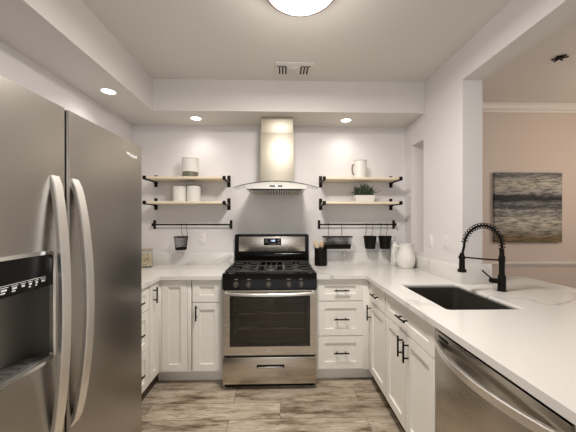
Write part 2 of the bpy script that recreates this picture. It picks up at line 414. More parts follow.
# left side of the range
cabinet(FB, -.735, -.468, .55, 'white base cabinet with one drawer over a door, just left of the range',
        [('drawer', -.722, -.486, .694, .882, None, 0, 0), ('door', -.722, -.486, .122, .69, -.689, .61, True)], stiles=((-.486, -.468),))
cabinet(FB, -.992, -.737, .55, 'white corner cabinet with one tall plain door, left of the drawer and door cabinet',
        [('door', -.975, -.765, .122, .878, None, 0, 0)], stiles=((-.765, -.737), (-1.02, -.977)), toe_x=(.05, .002))
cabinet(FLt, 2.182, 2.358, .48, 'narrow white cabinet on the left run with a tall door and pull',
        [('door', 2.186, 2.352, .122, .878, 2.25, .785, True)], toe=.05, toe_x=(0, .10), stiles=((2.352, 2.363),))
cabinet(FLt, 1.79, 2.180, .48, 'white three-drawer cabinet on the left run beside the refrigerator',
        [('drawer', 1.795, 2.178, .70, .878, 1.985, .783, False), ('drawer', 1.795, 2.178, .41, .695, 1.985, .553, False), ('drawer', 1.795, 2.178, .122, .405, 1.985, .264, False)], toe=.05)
# right side of the range
cabinet(FB, .302, .742, .55, 'white three-drawer cabinet just right of the range',
        [('drawer', .317, .697, .696, .880, .511, .787, False), ('drawer', .317, .697, .404, .692, .511, .548, False), ('drawer', .317, .697, .126, .400, .511, .267, False)], stiles=((.302, .317), (.697, .762)), toe_x=(0, .062))
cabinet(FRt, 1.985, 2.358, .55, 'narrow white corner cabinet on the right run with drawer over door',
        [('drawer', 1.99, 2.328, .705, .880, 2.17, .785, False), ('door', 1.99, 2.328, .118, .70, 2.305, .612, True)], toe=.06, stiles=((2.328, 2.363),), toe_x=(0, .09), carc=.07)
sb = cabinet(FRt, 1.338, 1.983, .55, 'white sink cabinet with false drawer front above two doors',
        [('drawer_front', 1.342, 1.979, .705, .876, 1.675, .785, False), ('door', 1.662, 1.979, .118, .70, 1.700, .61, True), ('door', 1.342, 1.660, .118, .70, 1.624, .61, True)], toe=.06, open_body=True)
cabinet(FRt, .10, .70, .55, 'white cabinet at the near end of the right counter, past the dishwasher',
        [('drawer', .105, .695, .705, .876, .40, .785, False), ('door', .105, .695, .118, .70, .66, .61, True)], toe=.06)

# ------------------------------------------------------------------ worktops
def rrect(x0, x1, y0, y1, r, n=6):
    P = []
    for cx, cy, a0 in ((x1-r, y1-r, 0), (x0+r, y1-r, PI/2), (x0+r, y0+r, PI), (x1-r, y0+r, 1.5*PI)):
        for k in range(n+1):
            a = a0 + PI/2*k/n; P.append((cx+r*math.cos(a), cy+r*math.sin(a)))
    return P
SX0, SX1, SY0, SY1 = .86, 1.276, 1.432, 2.015
CT0, CT1 = .884, .914
wl = obj('worktop', B().cells([WL, -.975, -.468], [1.422, 2.33, WB], lambda i, j: not (i == 1 and j == 0), 'z', CT0, CT1), 'stone', origin=(-1.2, 2.3, CT0))
tag(wl, 'white quartz L-shaped worktop left of the range', 'worktop')
obj('backsplash', B().box(WL, -.468, WB-.016, WB, CT1, 1.04, .002).box(WL, WL+.016, 1.422, WB-.016, CT1, 1.04, .002), 'stone', wl)
b = B().cells([.302, .712, WR, WR2+.002, 1.985], [.10, 2.003, 2.27, 2.33, WB],
    lambda i, j: (i == 0 and j == 3) or (i == 1) or (i == 2 and j == 0) or (i == 3 and j in (0, 1)), 'z', CT0, CT1)
wr = obj('worktop', b, 'stone', origin=(1.0, 1.9, CT0), smooth=False)
tag(wr, 'white quartz worktop right of the range with sink cutout and wide bar ledge', 'worktop')
cut = obj('cutter', B().prism(rrect(SX0, SX1, SY0, SY1, .022), 'z', CT0-.05, CT1+.05), 'stone')
bm_ = wr.modifiers.new('b', 'BOOLEAN'); bm_.operation = 'DIFFERENCE'; bm_.object = cut; bm_.solver = 'EXACT'
bpy.context.view_layer.update()
me = bpy.data.meshes.new_from_object(wr.evaluated_get(bpy.context.evaluated_depsgraph_get()))
wr.modifiers.clear(); wr.data = me; bpy.data.objects.remove(cut)
b = B().box(.302, WR, WB-.016, WB, CT1, 1.04, .002).box(WR-.016, WR, 2.003, WB-.016, CT1, 1.04, .002).box(WR-.016, WR2+.06, 1.989, 2.004, CT1, 1.06, .002)
obj('backsplash', b, 'stone', wr)

# sink
sk = thing('sink', ((SX0+SX1)/2, (SY0+SY1)/2, .66), 'dark graphite undermount sink set in the white worktop', 'sink')
b = B(); t = bmesh.new(); rings = []
for off, z, r in ((-.03, CT0-.001, .03), (0.0, CT0-.001, .024), (.004, .80, .03), (.008, .70, .04), (.03, .672, .05), (.12, .668, .06)):
    rings.append([t.verts.new((x, y, z)) for x, y in rrect(SX0+off-.001, SX1-off+.001, SY0+off-.001, SY1-off+.001, r)])
for A, C in zip(rings, rings[1:]):
    for k in range(len(A)): t.faces.new((A[k], A[(k+1) % len(A)], C[(k+1) % len(A)], C[k]))
t.faces.new(rings[-1]); bmesh.ops.recalc_face_normals(t, faces=t.faces); bmesh.ops.reverse_faces(t, faces=t.faces)
bmesh.ops.solidify(t, geom=t.faces[:], thickness=-.006)
b._add(t); obj('basin', b, 'sink', sk)
obj('drain', B().lathe(((SX0+SX1)/2, (SY0+SY1)/2, .668), [(0, .002), (.02, .002), (.022, .005), (.045, .005), (.047, 0)], 28), 'chrome', sk)

# faucet
fx, fy = 1.441, 1.80
fc = thing('kitchen_faucet', (fx, fy, CT1), 'matte black pull-down faucet with coiled spring neck behind the sink', 'faucet')
obj('body', B().lathe((fx, fy, CT1), [(0, 0), (.027, 0), (.027, .006), (.023, .012), (.023, .095), (.019, .105), (.0165, .11), (.0165, .19), (.0, .19)], 28), 'black', fc)
obj('sleeve', B().lathe((fx, fy, CT1), [(.0, .19), (.0185, .19), (.0185, .225), (.014, .232), (.014, .275), (.0, .275)], 24), 'black', fc)
arch = []
z0, xr = CT1+.275, .125
arch.append((fx, fy, z0))
for k in range(25):
    a = PI*k/24*1.0; arch.append((fx-xr+xr*math.cos(a), fy, z0+.015+.135*math.sin(a)))
arch2 = arch + [(fx-2*xr-.006, fy, z0-.01), (fx-2*xr-.012, fy, z0-.035)]
obj('hose', B().tube(arch2, .0075, 12), 'black', fc)
# spring
def along(P, s_):
    n = len(P)-1; x = s_*n; i = min(int(x), n-1); f_ = x-i
    a, c_ = Vector(P[i]), Vector(P[i+1]); return a.lerp(c_, f_), (c_-a).normalized()
hp = []; turns = 21; N = turns*12
for k in range(N+1):
    p, d = along(arch, k/N*.94); n_ = Vector((0, 1, 0)); m_ = d.cross(n_); a = 2*PI*turns*k/N
    hp.append(p + (n_*math.cos(a)+m_*math.sin(a))*.0175)
obj('spring', B().tube(hp, .0027, 6), 'black', fc)
hx = fx-2*xr-.014
obj('spray_head', B().lathe((hx, fy, z0-.03), [(0, .004), (.012, .004), (.016, -.02), (.0175, -.09), (.019, -.10), (.026, -.104), (.026, -.118), (.02, -.121), (0, -.121)], 24), 'black', fc)
obj('support_arm', B().tube([(fx, fy, CT1+.20), (fx-.12, fy, CT1+.208), (hx+.018, fy, CT1+.220)], .005, 10).lathe((hx, fy, CT1+.212), [(.0205, 0), (.0205, .016), (.0165, .016), (.0165, 0), (.0205, 0)], 20), 'black', fc)
obj('lever', B().cyl((fx-.005, fy, CT1+.062), (fx-.075, fy, CT1+.070), .0165, .0165, 20).tube([(fx-.06, fy, CT1+.075), (fx-.105, fy, CT1+.112), (fx-.13, fy, CT1+.135)], .0048, 10), 'black', fc)

# ------------------------------------------------------------------ dishwasher
dw = thing('dishwasher', (1.0, 1.035, 0), 'stainless steel dishwasher with bowed bar handle under the right worktop', 'dishwasher')
Y0, Y1 = .705, 1.334
obj('tub', B().box(.775, 1.28, Y0+.004, Y1-.004, .10, .875), 'plastic_black', dw)
obj('door', B().box(.745, .775, Y0, Y1, .115, .852, .004), 'steel', dw)
obj('control_strip', B().box(.749, .775, Y0, Y1, .855, .868, .002), 'plastic_black', dw)
obj('vent_badge', B().box(.7440, .746, 1.235, 1.315, .824, .838, .0005), 'plastic_black', dw)
obj('toe_kick', B().box(.80, .81, Y0, Y1, 0, .10), 'plastic_black', dw)
pts = []
for k in range(25):
    u = k/24; pts.append((.742-.062*math.sin(PI*u)**.8, Y0+.015+(Y1-Y0-.03)*u, .800))
obj('handle', B().tube(pts, 0, shape=[(-.017,-.006),(-.013,-.009),(.013,-.009),(.017,-.006),(.017,.006),(.013,.009),(-.013,.009),(-.017,.006)]), 'steel_handle', dw)

# ------------------------------------------------------------------ refrigerator
rf = thing('refrigerator', (-1.05, .95, 0), 'tall side-by-side stainless steel refrigerator with ice dispenser', 'refrigerator')
RX, F0, FS, F1, FT = -.68, .49, .922, 1.416, 1.732
obj('body', B().box(-1.46, RX-.075, F0+.004, F1-.004, .03, FT-.012, .004), mat('fridge_side', (.10,.098,.094), .5), rf)
def door_plan(y0, y1, r=.008):
    P = [(RX-.07, y0), (RX-.07, y1)]
    for k in range(6): a = k/5*PI/2; P.append((RX-r+r*math.sin(a), y1-r+r*math.cos(a)))
    for k in range(6): a = k/5*PI/2; P.append((RX-r+r*math.cos(a), y0+r-r*math.sin(a)))
    return P
# fridge door (far) and freezer door (near, with dispenser opening)
d2 = obj('door', B().prism(door_plan(FS+.006, F1), 'z', .07, FT), 'steel_fridge', rf); d2['label'] = 'wide refrigerator door'
obj('gap_shade', B().box(RX-.068, RX-.008, FS-.003, FS+.005, .08, FT-.004), 'plastic_black', rf, False)  # black filler block standing for the shade in the gap between doors
DY0, DY1, DZ0, DZ1 = .585, .868, .967, 1.285
t = bmesh.new()
fr = B().prism(door_plan(F0, FS-.004), 'z', .07, DZ0).prism(door_plan(F0, FS-.004), 'z', DZ1, FT)
fr.box(RX-.07, RX, DY1, FS-.004-.010, DZ0, DZ1).box(RX-.07, RX, F0+.01, DY0, DZ0, DZ1)
fr.prism([(RX-.07, FS-.016), (RX-.07, FS-.004)] + [(RX-.014+.014*math.sin(k/5*PI/2), FS-.018+.014*math.cos(k/5*PI/2)) for k in range(6)] + [(RX, FS-.019)], 'z', DZ0, DZ1)
t.free()
d1 = obj('door', fr, 'steel_fridge', rf); d1['label'] = 'freezer door with dispenser recess'
for yc, dd, bul in ((.872, d1, .036), (.955, d2, .052)):
    pts = []
    for k in range(31):
        u = k/30; s_ = math.sin(PI*u)
        pts.append((RX-.004+bul*(s_**.62), yc, .71+.80*u))
    obj('handle', B().tube(pts, 0, shape=[(a_, c_) for c_, a_ in [(-.008,-.015),(-.005,-.018),(.006,-.017),(.009,-.013),(.009,.013),(.006,.017),(-.005,.018),(-.008,.015)]]), 'steel_handle', dd)
ds = obj('dispenser', B(), 'plastic_black', rf) if False else None
b = B()
rr = lambda o, r: [(y, z) for y, z in rrect(DY0-o, DY1+o, DZ0-o, DZ1+o, r)]
t = bmesh.new(); A = [t.verts.new((RX+.004, y, z)) for y, z in rr(.004, .022)]; C = [t.verts.new((RX+.004, y, z)) for y, z in rr(-.006, .014)]
E_ = [t.verts.new((RX-.004, y, z)) for y, z in rr(.004, .022)]; G = [t.verts.new((RX-.006, y, z)) for y, z in rr(-.006, .014)]
n = len(A)
for k in range(n):
    j = (k+1) % n
    t.faces.new((A[k], A[j], C[j], C[k])); t.faces.new((A[k], E_[k], E_[j], A[j])); t.faces.new((C[k], C[j], G[j], G[k]))
bmesh.ops.recalc_face_normals(t, faces=t.faces); b._add(t)
ds = obj('dispenser', b, 'chrome', rf)
ds['label'] = 'silver framed water and ice dispenser'
b = B()
b.box(RX-.069, RX-.066, DY0, DY1, DZ0, DZ1)
for y in (DY0, DY1-.002): b.box(RX-.068, RX-.005, y, y+.002, DZ0, DZ1)
obj('niche', b, mat('niche_steel', (.21,.20,.18), .35, .8), ds, False)
obj('control_panel', B().box(RX-.066, RX+.001, DY0+.002, DY1-.002, 1.186, DZ1-.003, .003), 'plastic_black', ds)
obj('drip_tray', B().box(RX-.066, RX-.002, DY0+.002, DY1-.002, DZ0+.001, DZ0+.012, .002), mat('tray_grey', (.20,.195,.18), .3, .6), ds)
b = B()
for k in range(9): b.box(RX-.055, RX-.012, DY0+.04+k*.025, DY0+.044+k*.025, DZ0+.012, DZ0+.014)
obj('tray_grille', b, 'chrome', ds, False)
obj('paddle', B().box(RX-.06, RX-.052, DY0+.09, DY0+.16, DZ0+.06, DZ0+.20, .003), 'plastic_black', ds)
b = B(); random.seed(8)
y = DY0+.02
while y < DY1-.03:
    w = random.uniform(.012, .028)
    b.box(RX+.001, RX+.002, y, y+w, 1.211, 1.2125)
    b.box(RX+.001, RX+.002, y+.003, y+w*.8, 1.203, 1.208)
    if random.random() < .6: b.box(RX+.001, RX+.002, y+.002, y+w*.6, 1.197, 1.200)
    y += w+.007
b.box(RX+.001, RX+.002, DY0+.02, DY1-.03, 1.216, 1.217)
obj('panel_marking', b, 'white_mark', ds, False)
text_mesh('badge', 'Whirlpool', .022, .0008, Matrix.Translation((RX+.0012, 1.315, 1.672)) @ Matrix.Rotation(PI/2, 4, 'Z') @ Matrix.Rotation(PI/2, 4, 'X'), 'white_mark', rf)
for y in (F0+.06, F1-.06):
    for x in (-1.4, -.80): obj('foot', B().cyl((x, y, 0), (x, y, .032), .022, seg=14), 'plastic_black', rf)
obj('hinge_cover', B().box(RX-.12, RX-.02, F1-.06, F1-.012, FT, FT+.012, .004), 'plastic_black', rf)
obj('toe_grille', B().box(RX-.09, RX-.05, F0+.01, F1-.01, .012, .065, .003), 'plastic_black', rf)

# ------------------------------------------------------------------ gas range
gx = -.083; gl, gr = gx-.381, gx+.381
rg = thing('gas_range', (gx, 2.6, 0), 'freestanding stainless and black gas range between the base cabinets', 'range')
b = B().box(gl+.004, gl+.04, 2.325, 2.93, .05, .915).box(gr-.04, gr-.004, 2.325, 2.93, .05, .915)
b.box(gl+.03, gr-.03, 2.90, 2.93, .05, .915).box(gl+.03, gr-.03, 2.325, 2.93, .05, .29).box(gl+.03, gr-.03, 2.325, 2.93, .80, .915)
obj('body', b, mat('range_enamel', (.02,.019,.018), .35), rg)
b = B().box(gl+.041, gr-.041, 2.33, 2.899, .291, .294).box(gl+.041, gl+.043, 2.33, 2.899, .291, .799).box(gr-.043, gr-.041, 2.33, 2.899, .291, .799).box(gl+.041, gr-.041, 2.895, 2.899, .291, .799)
obj('oven_cavity', b, mat('oven_grey', (.22,.18,.135), .4), rg, False)
for z in (.47, .60):
    b = B(); b.tube([(gl+.05, 2.36, z), (gr-.05, 2.36, z), (gr-.05, 2.86, z), (gl+.05, 2.86, z)], .004, 6, closed=True)
    for k in range(20): x = gl+.07+k*(.762-.14)/19; b.tube([(x, 2.36, z), (x, 2.86, z)], .002, 5)
    obj('oven_rack', b, 'chrome', rg)
obj('control_panel', B().prism([(2.275, .818), (2.285, .930), (2.292, .941), (2.36, .941), (2.36, .818)], 'x', gl, gr, .002), 'enamel', rg)
for x in (-.353, -.25, -.092, .070, .169):
    k_ = obj('knob', B().cyl((x, 2.279, .858), (x, 2.262, .856), .0225, .021, 24).cyl((x, 2.262, .856), (x, 2.250, .855), .019, .015, 24).box(x-.0045, x+.0045, 2.236, 2.262, .836, .875, .003), mat('knob_grey', (.13,.115,.10), .35, .6) if x == -.353 else bpy.data.materials['knob_grey'], rg)
    obj('knob_mark', B().box(x-.001, x+.001, 2.2352, 2.2365, .862, .872), 'grey_mark', k_, False)
for x in (-.353, -.25, -.092, .070, .169): obj('panel_marking', B().box(x-.014, x+.014, 2.2805, 2.2835, .896, .8985), 'grey_mark', rg, False)
obj('cooktop', B().box(gl, gr, 2.30, 2.87, .913, .925, .004).box(gl, gl+.016, 2.30, 2.87, .92, .938, .004).box(gr-.016, gr, 2.30, 2.87, .92, .938, .004), 'enamel', rg)
for x, y, r in ((gx-.235, 2.44, .05), (gx-.235, 2.72, .038), (gx, 2.58, .045), (gx+.235, 2.44, .045), (gx+.235, 2.72, .035)):
    bo = obj('burner', B().lathe((x, y, .925), [(0, 0), (r+.012, 0), (r+.012, .004), (r, .008), (r, .014), (0, .014)], 28), mat('burner_alu', (.42,.40,.37), .35, .9) if (x, y) == (gx-.235, 2.44) else bpy.data.materials['burner_alu'], rg)
    obj('burner_cap', B().lathe((x, y, .939), [(0, .008), (r*.75, .008), (r*.82, .004), (r*.82, 0), (0, 0)], 28), 'iron', bo)
def grate(x0, x1, y0, y1, cs):
    b = B(); z = .962; T = .011; H_ = .014
    def bar(xa, ya, xb, yb, w=T):
        if abs(xa-xb) > abs(ya-yb): b.box(xa, xb, ya-w/2, ya+w/2, z-H_, z, .003)
        else: b.box(xa-w/2, xa+w/2, ya, yb, z-H_, z, .003)
    for yy in (y0, y1): bar(x0, yy, x1, yy, .014)
    for xx in (x0, x1): bar(xx, y0, xx, y1, .014)
    bar(x0, (y0+y1)/2, x1, (y0+y1)/2)
    for cx, cy in cs:
        bar(cx, cy+.028, cx, min(cy+.13, y1)); bar(cx, max(cy-.13, y0), cx, cy-.028)
        bar(x0, cy, cx-.028, cy); bar(cx+.028, cy, x1, cy)
    for xx in (x0+.005, x1-.005):
        for yy in (y0+.005, y1-.005, (y0+y1)/2): b.box(xx-.006, xx+.006, yy-.006, yy+.006, .925, z-.01)
    return b
obj('grate', grate(gl+.022, gx-.118, 2.315, 2.85, ((gx-.235, 2.44), (gx-.235, 2.72))), 'iron', rg)
g = grate(gx-.112, gx+.112, 2.315, 2.85, ((gx, 2.58),))
g.box(gx-.055, gx-.045, 2.40, 2.76, .948, .962, .003).box(gx+.045, gx+.055, 2.40, 2.76, .948, .962, .003)
obj('grate', g, 'iron', rg)
obj('grate', grate(gx+.118, gr-.022, 2.315, 2.85, ((gx+.235, 2.44), (gx+.235, 2.72))), 'iron', rg)
# backguard
bg = obj('backguard', B().prism(rrect(gl+.006, gr-.006, .915, 1.228, .018, 4), 'y', 2.875, 2.93).box(gl+.03, gr-.03, 2.866, 2.876, .985, 1.03, .003), 'enamel', rg)
obj('panel', B().box(-.415, .253, 2.866, 2.876, 1.055, 1.203, .002), 'steel', bg)
dp = obj('display', B().box(-.165, .011, 2.862, 2.868, 1.117, 1.187, .002), 'plastic_black', bg)
RYT = Matrix.Rotation(PI/2, 4, 'X')
text_mesh('clock_digits', '1:00', .026, .0005, Matrix.Translation((-.074, 2.8612, 1.162)) @ RYT, 'digits', bg)
b = B()
for x, z in ((-.145, 1.15), (-.125, 1.15), (-.10, 1.13), (-.075, 1.13), (-.05, 1.13), (-.02, 1.165), (-.02, 1.14), (-.005, 1.14), (-.14, 1.17), (-.005, 1.17)):
    b.box(x-.006, x+.006, 2.8605, 2.8622, z-.0025, z+.0025)
obj('panel_marking', b, 'grey_mark', bg, False)
obj('vent_trim', B().box(gx+.03, gx+.30, 2.862, 2.867, 1.028, 1.034, .002), 'chrome', bg)
# oven door with a window opening
dd = obj('oven_door', B().cells([gl+.003, -.404, .243, gr-.003], [.287, .356, .765, .808], lambda i, j: not (i == 1 and j == 1), 'y', 2.28, 2.32), 'steel', rg, False)
obj('window', B().box(-.404, .243, 2.284, 2.289, .356, .765), 'oven_glass', dd, False)
b = B().cells([-.404, -.374, .213, .243], [.356, .375, .735, .765], lambda i, j: not (i == 1 and j == 1), 'y', 2.290, 2.312)
obj('window_border', b, 'plastic_black', dd, False)
pts = [(gl+.03, 2.282, .788)] + [(gl+.03+(.702)*u, 2.255-.030*math.sin(PI*u)**.7, .788-.004*math.sin(PI*u)) for u in [k/24 for k in range(25)]] + [(gr-.03, 2.282, .788)]
obj('handle', B().tube(pts, 0, shape=[(-.011,-.006),(-.008,-.009),(.008,-.009),(.011,-.006),(.011,.006),(.008,.009),(-.008,.009),(-.011,.006)]), 'steel_handle', dd)
b = B()
em = (-.083, 2.2785, .322)
b.tube([(em[0]+.024*math.cos(a), em[1], em[2]+.010*math.sin(a)) for a in [2*PI*k/24 for k in range(19)]], .0012, 6)
b.tube([(em[0]-.012, em[1], em[2]+.006), (em[0]-.006, em[1], em[2]-.008), (em[0], em[1], em[2]+.003), (em[0]+.006, em[1], em[2]-.008), (em[0]+.014, em[1], em[2]+.008)], .0012, 6)
obj('emblem', b, 'grey_mark', dd)
dr = obj('storage_drawer', B().box(gl+.003, gr-.003, 2.282, 2.325, .052, .268, .004), 'steel', rg)
obj('handle', B().box(-.188, .034, 2.2785, 2.283, .183, .209, .002), 'plastic_black', dr)
obj('handle_lip', B().box(-.18, .026, 2.274, 2.280, .188, .195, .002), 'chrome', dr)
for x in (gl+.04, gr-.04):
    for y in (2.36, 2.88): obj('foot', B().cyl((x, y, 0), (x, y, .055), .016, seg=14), 'plastic_black', rg)
obj('kick_panel', B().box(gl+.01, gr-.01, 2.335, 2.345, .008, .052), 'plastic_black', rg)

# ------------------------------------------------------------------ range hood
hd = thing('range_hood', (-.033, 2.7, 1.64), 'stainless chimney range hood with curved glass canopy above the range', 'range hood')
obj('chimney', B().box(-.186, .130, 2.66, WB, 1.69, 2.19, .003), 'steel_duct', hd)
obj('chimney_sleeve', B().box(-.180, .124, 2.666, WB, 2.188, SZ, .002), 'steel_duct', hd)
hc = -.035
def arcz(x): return 1.704-.052*((x-hc)/.37)**2
P = [(hc-.268, arcz(hc-.268)-.002), (hc-.26, 1.643)] + [(hc+.26, 1.643), (hc+.268, arcz(hc+.268)-.002)] + [(hc+.268-.0536*k, arcz(hc+.268-.0536*k)-.002) for k in range(1, 10)]
obj('housing', B().prism(P, 'y', 2.44, WB-.01), 'steel', hd)
obj('control_strip', B().box(hc-.055, hc+.055, 2.437, 2.441, 1.660, 1.672, .001), 'plastic_black', hd)
obj('display', B().box(hc-.008, hc+.012, 2.4355, 2.438, 1.662, 1.670), 'digits', hd, False)
for a, c_ in ((hc-.225, hc-.005), (hc+.005, hc+.225)):
    fl = obj('filter', B().box(a, c_, 2.50, 2.92, 1.638, 1.643), 'dark_gap', hd)
    k = 0; b = B()
    while a+.008+k*.022 < c_-.012:
        b.box(a+.006+k*.022, a+.019+k*.022, 2.515, 2.905, 1.630, 1.638, .002); k += 1
    obj('baffles', b, mat('baffle_steel', (.75,.70,.60), .4, .8) if a < hc-.1 else bpy.data.materials['baffle_steel'], fl)
# curved glass: front edge bowed outwards
def glass_sheet(th, x0, x1, yf, yb, zoff=0):
    t = bmesh.new(); top = []; bot = []
    n = 32
    for k in range(n+1):
        x = x0+(x1-x0)*k/n; u = (x-hc)/.37; z = arcz(x)+zoff; yfk = yf+.045*u*u*abs(u)
        top.append((t.verts.new((x, yfk, z+th)), t.verts.new((x, yb, z+th)))); bot.append((t.verts.new((x, yfk, z)), t.verts.new((x, yb, z))))
    for k in range(n):
        t.faces.new((top[k][0], top[k+1][0], top[k+1][1], top[k][1])); t.faces.new((bot[k][0], bot[k][1], bot[k+1][1], bot[k+1][0]))
        t.faces.new((bot[k][0], bot[k+1][0], top[k+1][0], top[k][0])); t.faces.new((bot[k][1], top[k][1], top[k+1][1], bot[k+1][1]))
    for k in (0, n): t.faces.new((bot[k][0], top[k][0], top[k][1], bot[k][1]))
    bmesh.ops.recalc_face_normals(t, faces=t.faces); return t
b = B(); b._add(glass_sheet(.006, hc-.37, hc+.37, 2.42, 2.655))
gs = obj('glass_canopy', b, 'glass', hd)
b = B(); b.tube([(hc-.37+.74*k/32, 2.42+.045*abs((k/16-1))**3, arcz(hc-.37+.74*k/32)+.003) for k in range(33)], .0028, 6)
obj('glass_rim', b, 'glass_edge', gs)

# ------------------------------------------------------------------ shelves
def shelf(x0, x1, zt, label):
    """x0,x1: bracket centres; zt: board top"""
    t = thing('wall_shelf', ((x0+x1)/2, WB, zt-.02), label, 'shelf', 'wooden wall shelves beside the hood')
    obj('board', B().box(x0+.006, x1-.006, 2.70, WB-.004, zt-.022, zt, .002), 'shelf', t)
    for x in (x0, x1):
        b = B().box(x-.017, x+.017, WB-.006, WB, zt-.075, zt+.045, .003)
        b.box(x-.014, x+.014, 2.685, WB-.004, zt-.031, zt-.0225, .002)
        b.box(x-.015, x+.015, 2.683, 2.692, zt-.031, zt+.004, .002)
        b.tube([(x, WB-.006, zt-.06), (x, WB-.05, zt-.03)], .005, 8)
        obj('bracket', b, 'black', t)
        obj('screw', B().cyl((x, WB-.009, zt+.03), (x, WB-.006, zt+.03), .005, seg=10), 'iron', t)
    return t
ZU, ZL = 1.785, 1.55
shelf(-1.273, -.528, ZU, 'upper wooden shelf on black brackets, left of the hood')
shelf(-1.273, -.528, ZL, 'lower wooden shelf on black brackets, left of the hood')
shelf(.421, 1.161, ZU, 'upper wooden shelf on black brackets, right of the hood')
shelf(.421, 1.161, ZL, 'lower wooden shelf on black brackets, right of the hood')
RYR, RZ = 2.895, 1.325
def rail(x0, x1, label):
    t = thing('hanging_rail', ((x0+x1)/2, WB, RZ), label, 'rail', 'black hanging rails below the shelves')
    obj('rod', B().cyl((x0, RYR, RZ), (x1, RYR, RZ), .0075, seg=14), 'black', t)
    for x in (x0, x1):
        b = B().box(x-.008, x+.008, RYR-.016, RYR+.016, RZ-.016, RZ+.016, .005).cyl((x, RYR, RZ), (x, WB-.004, RZ), .008, seg=12).box(x-.013, x+.013, WB-.007, WB, RZ-.045, RZ+.045, .003)
        obj('flange', b, 'black', t)
    return t
rail(-1.285, -.505, 'black metal hanging rail below the left shelves')
rail(.405, 1.19, 'black metal hanging rail below the right shelves')
def hook(x, zend, lean=0, y=RYR):
    """wire over the rod and down to the vessel rim"""
    P = [(x+lean, y+.011, RZ-.006)]
    for k in range(9): a = PI*k/8; P.append((x+lean, y+.011*math.cos(a), RZ+.001+.0105*math.sin(a)))
    P += [(x+lean*.6, y-.014, RZ-.05), (x, y-.012, zend+.01), (x, y-.006, zend-.006)]
    return B().tube(P, .0022, 6)

# small wire mesh basket on the left rail
t = thing('wire_basket', (-.98, 2.84, 1.08), 'small round black wire mesh basket hanging from the left rail', 'basket')
c0 = (-.982, RYR-.060, 0)
def mesh_round(cx, cy, z0, z1, r0, r1, n):
    b = B()
    for k in range(n):
        a = 2*PI*k/n; b.tube([(cx+r0*math.cos(a), cy+r0*math.sin(a), z0), (cx+r1*math.cos(a), cy+r1*math.sin(a), z1)], .0012, 4)
    for j in range(1, 9):
        u = j/9; r = r0+(r1-r0)*u; b.tube([(cx+r*math.cos(2*PI*k/28), cy+r*math.sin(2*PI*k/28), z0+(z1-z0)*u) for k in range(28)], .001, 4, closed=True)
    return b
zt_ = 1.205
obj('mesh', mesh_round(c0[0], c0[1], 1.087, zt_, .052, .064, 36), 'black', t)
obj('rim', B().tube([(c0[0]+.066*math.cos(2*PI*k/32), c0[1]+.066*math.sin(2*PI*k/32), zt_) for k in range(32)], .0045, 8, closed=True), 'black', t)
obj('base', B().lathe((c0[0], c0[1], 1.078), [(0, .002), (.050, .002), (.053, .020), (.056, .020), (.053, -.001), (0, -.001)], 30), 'black', t)
obj('hook', hook(-.992, zt_+.03, -.006).tube([(-.992, RYR-.007, zt_+.03), (-.985, RYR+.008, zt_)], .0022, 6), 'black', t)
obj('hook', hook(-.935, zt_+.03, -.012).tube([(-.935, RYR-.007, zt_+.03), (-.935, RYR-.02, zt_)], .0022, 6), 'black', t)

# oblong wire basket on the right rail
t = thing('wire_basket', (.575, 2.83, 1.08), 'oblong black wire basket hanging from the right rail', 'basket')
bx0, bx1, by0, by1, bt, bb_ = .425, .722, 2.775, 2.86, 1.205, 1.085
rim = [(x, y) for x, y in rrect(bx0, bx1, by0, by1, .03, 5)]
bot = [(x, y) for x, y in rrect(bx0+.018, bx1-.018, by0+.012, by1-.010, .025, 5)]
obj('rim', B().tube([(x, y, bt) for x, y in rim], .005, 8, closed=True), 'black', t)
b = B()
def lerp_ring(u): return [(x0+(x1-x0)*u, y0+(y1-y0)*u, bb_+(bt-bb_)*u) for (x0, y0), (x1, y1) in zip(bot, rim)]
for u in (.25, .32, .39, .46, .53, .60, .67, .74, .81, .88, .94): b.tube(lerp_ring(u), .0009, 4, closed=True)
nfr = 44
for k in range(nfr):
    u = k/(nfr-1); b.tube([(bx0+.04+u*(bx1-bx0-.08), by0+.010, bb_+.01), (bx0+.03+u*(bx1-bx0-.06), by0, bt)], .0009, 4)
    b.tube([(bx0+.04+u*(bx1-bx0-.08), by1-.010, bb_+.01), (bx0+.03+u*(bx1-bx0-.06), by1, bt)], .0009, 4)
obj('mesh', b, 'black', t)
t2 = bmesh.new(); R0 = [t2.verts.new((x, y, bb_)) for x, y in bot]; R1 = [t2.verts.new(p) for p in lerp_ring(.34)]
t2.faces.new(R0)
for k in range(len(R0)): t2.faces.new((R0[k], R0[(k+1) % len(R0)], R1[(k+1) % len(R0)], R1[k]))
bmesh.ops.recalc_face_normals(t2, faces=t2.faces); bmesh.ops.solidify(t2, geom=t2.faces[:], thickness=.002)
b = B(); b._add(t2); obj('tray', b, 'black', t)
for x in (.493, .628): obj('hook', hook(x, bt+.012, .004), 'black', t)

# black pots
for cx, lb in ((.911, 'black hanging pot nearer the wire basket on the right rail'), (1.064, 'black hanging pot nearest the right end of the right rail')):
    cy = RYR-.052
    t = thing('hanging_pot', (cx, cy, 1.085), lb, 'pot', 'black pots on the right rail')
    obj('body', B().lathe((cx, cy, 1.082), [(0, .003), (.045, .003), (.047, .006), (.060, .112), (.062, .112), (.062, .126), (.066, .128), (.066, .118), (.062, .108), (.050, .0), (0, 0)], 40), 'black', t)
    for dx in (-.036, .030): obj('hook', hook(cx+dx, 1.215, .012).tube([(cx+dx, RYR-.008, 1.21), (cx+dx, RYR-.012, 1.195)], .0024, 6), 'black', t)

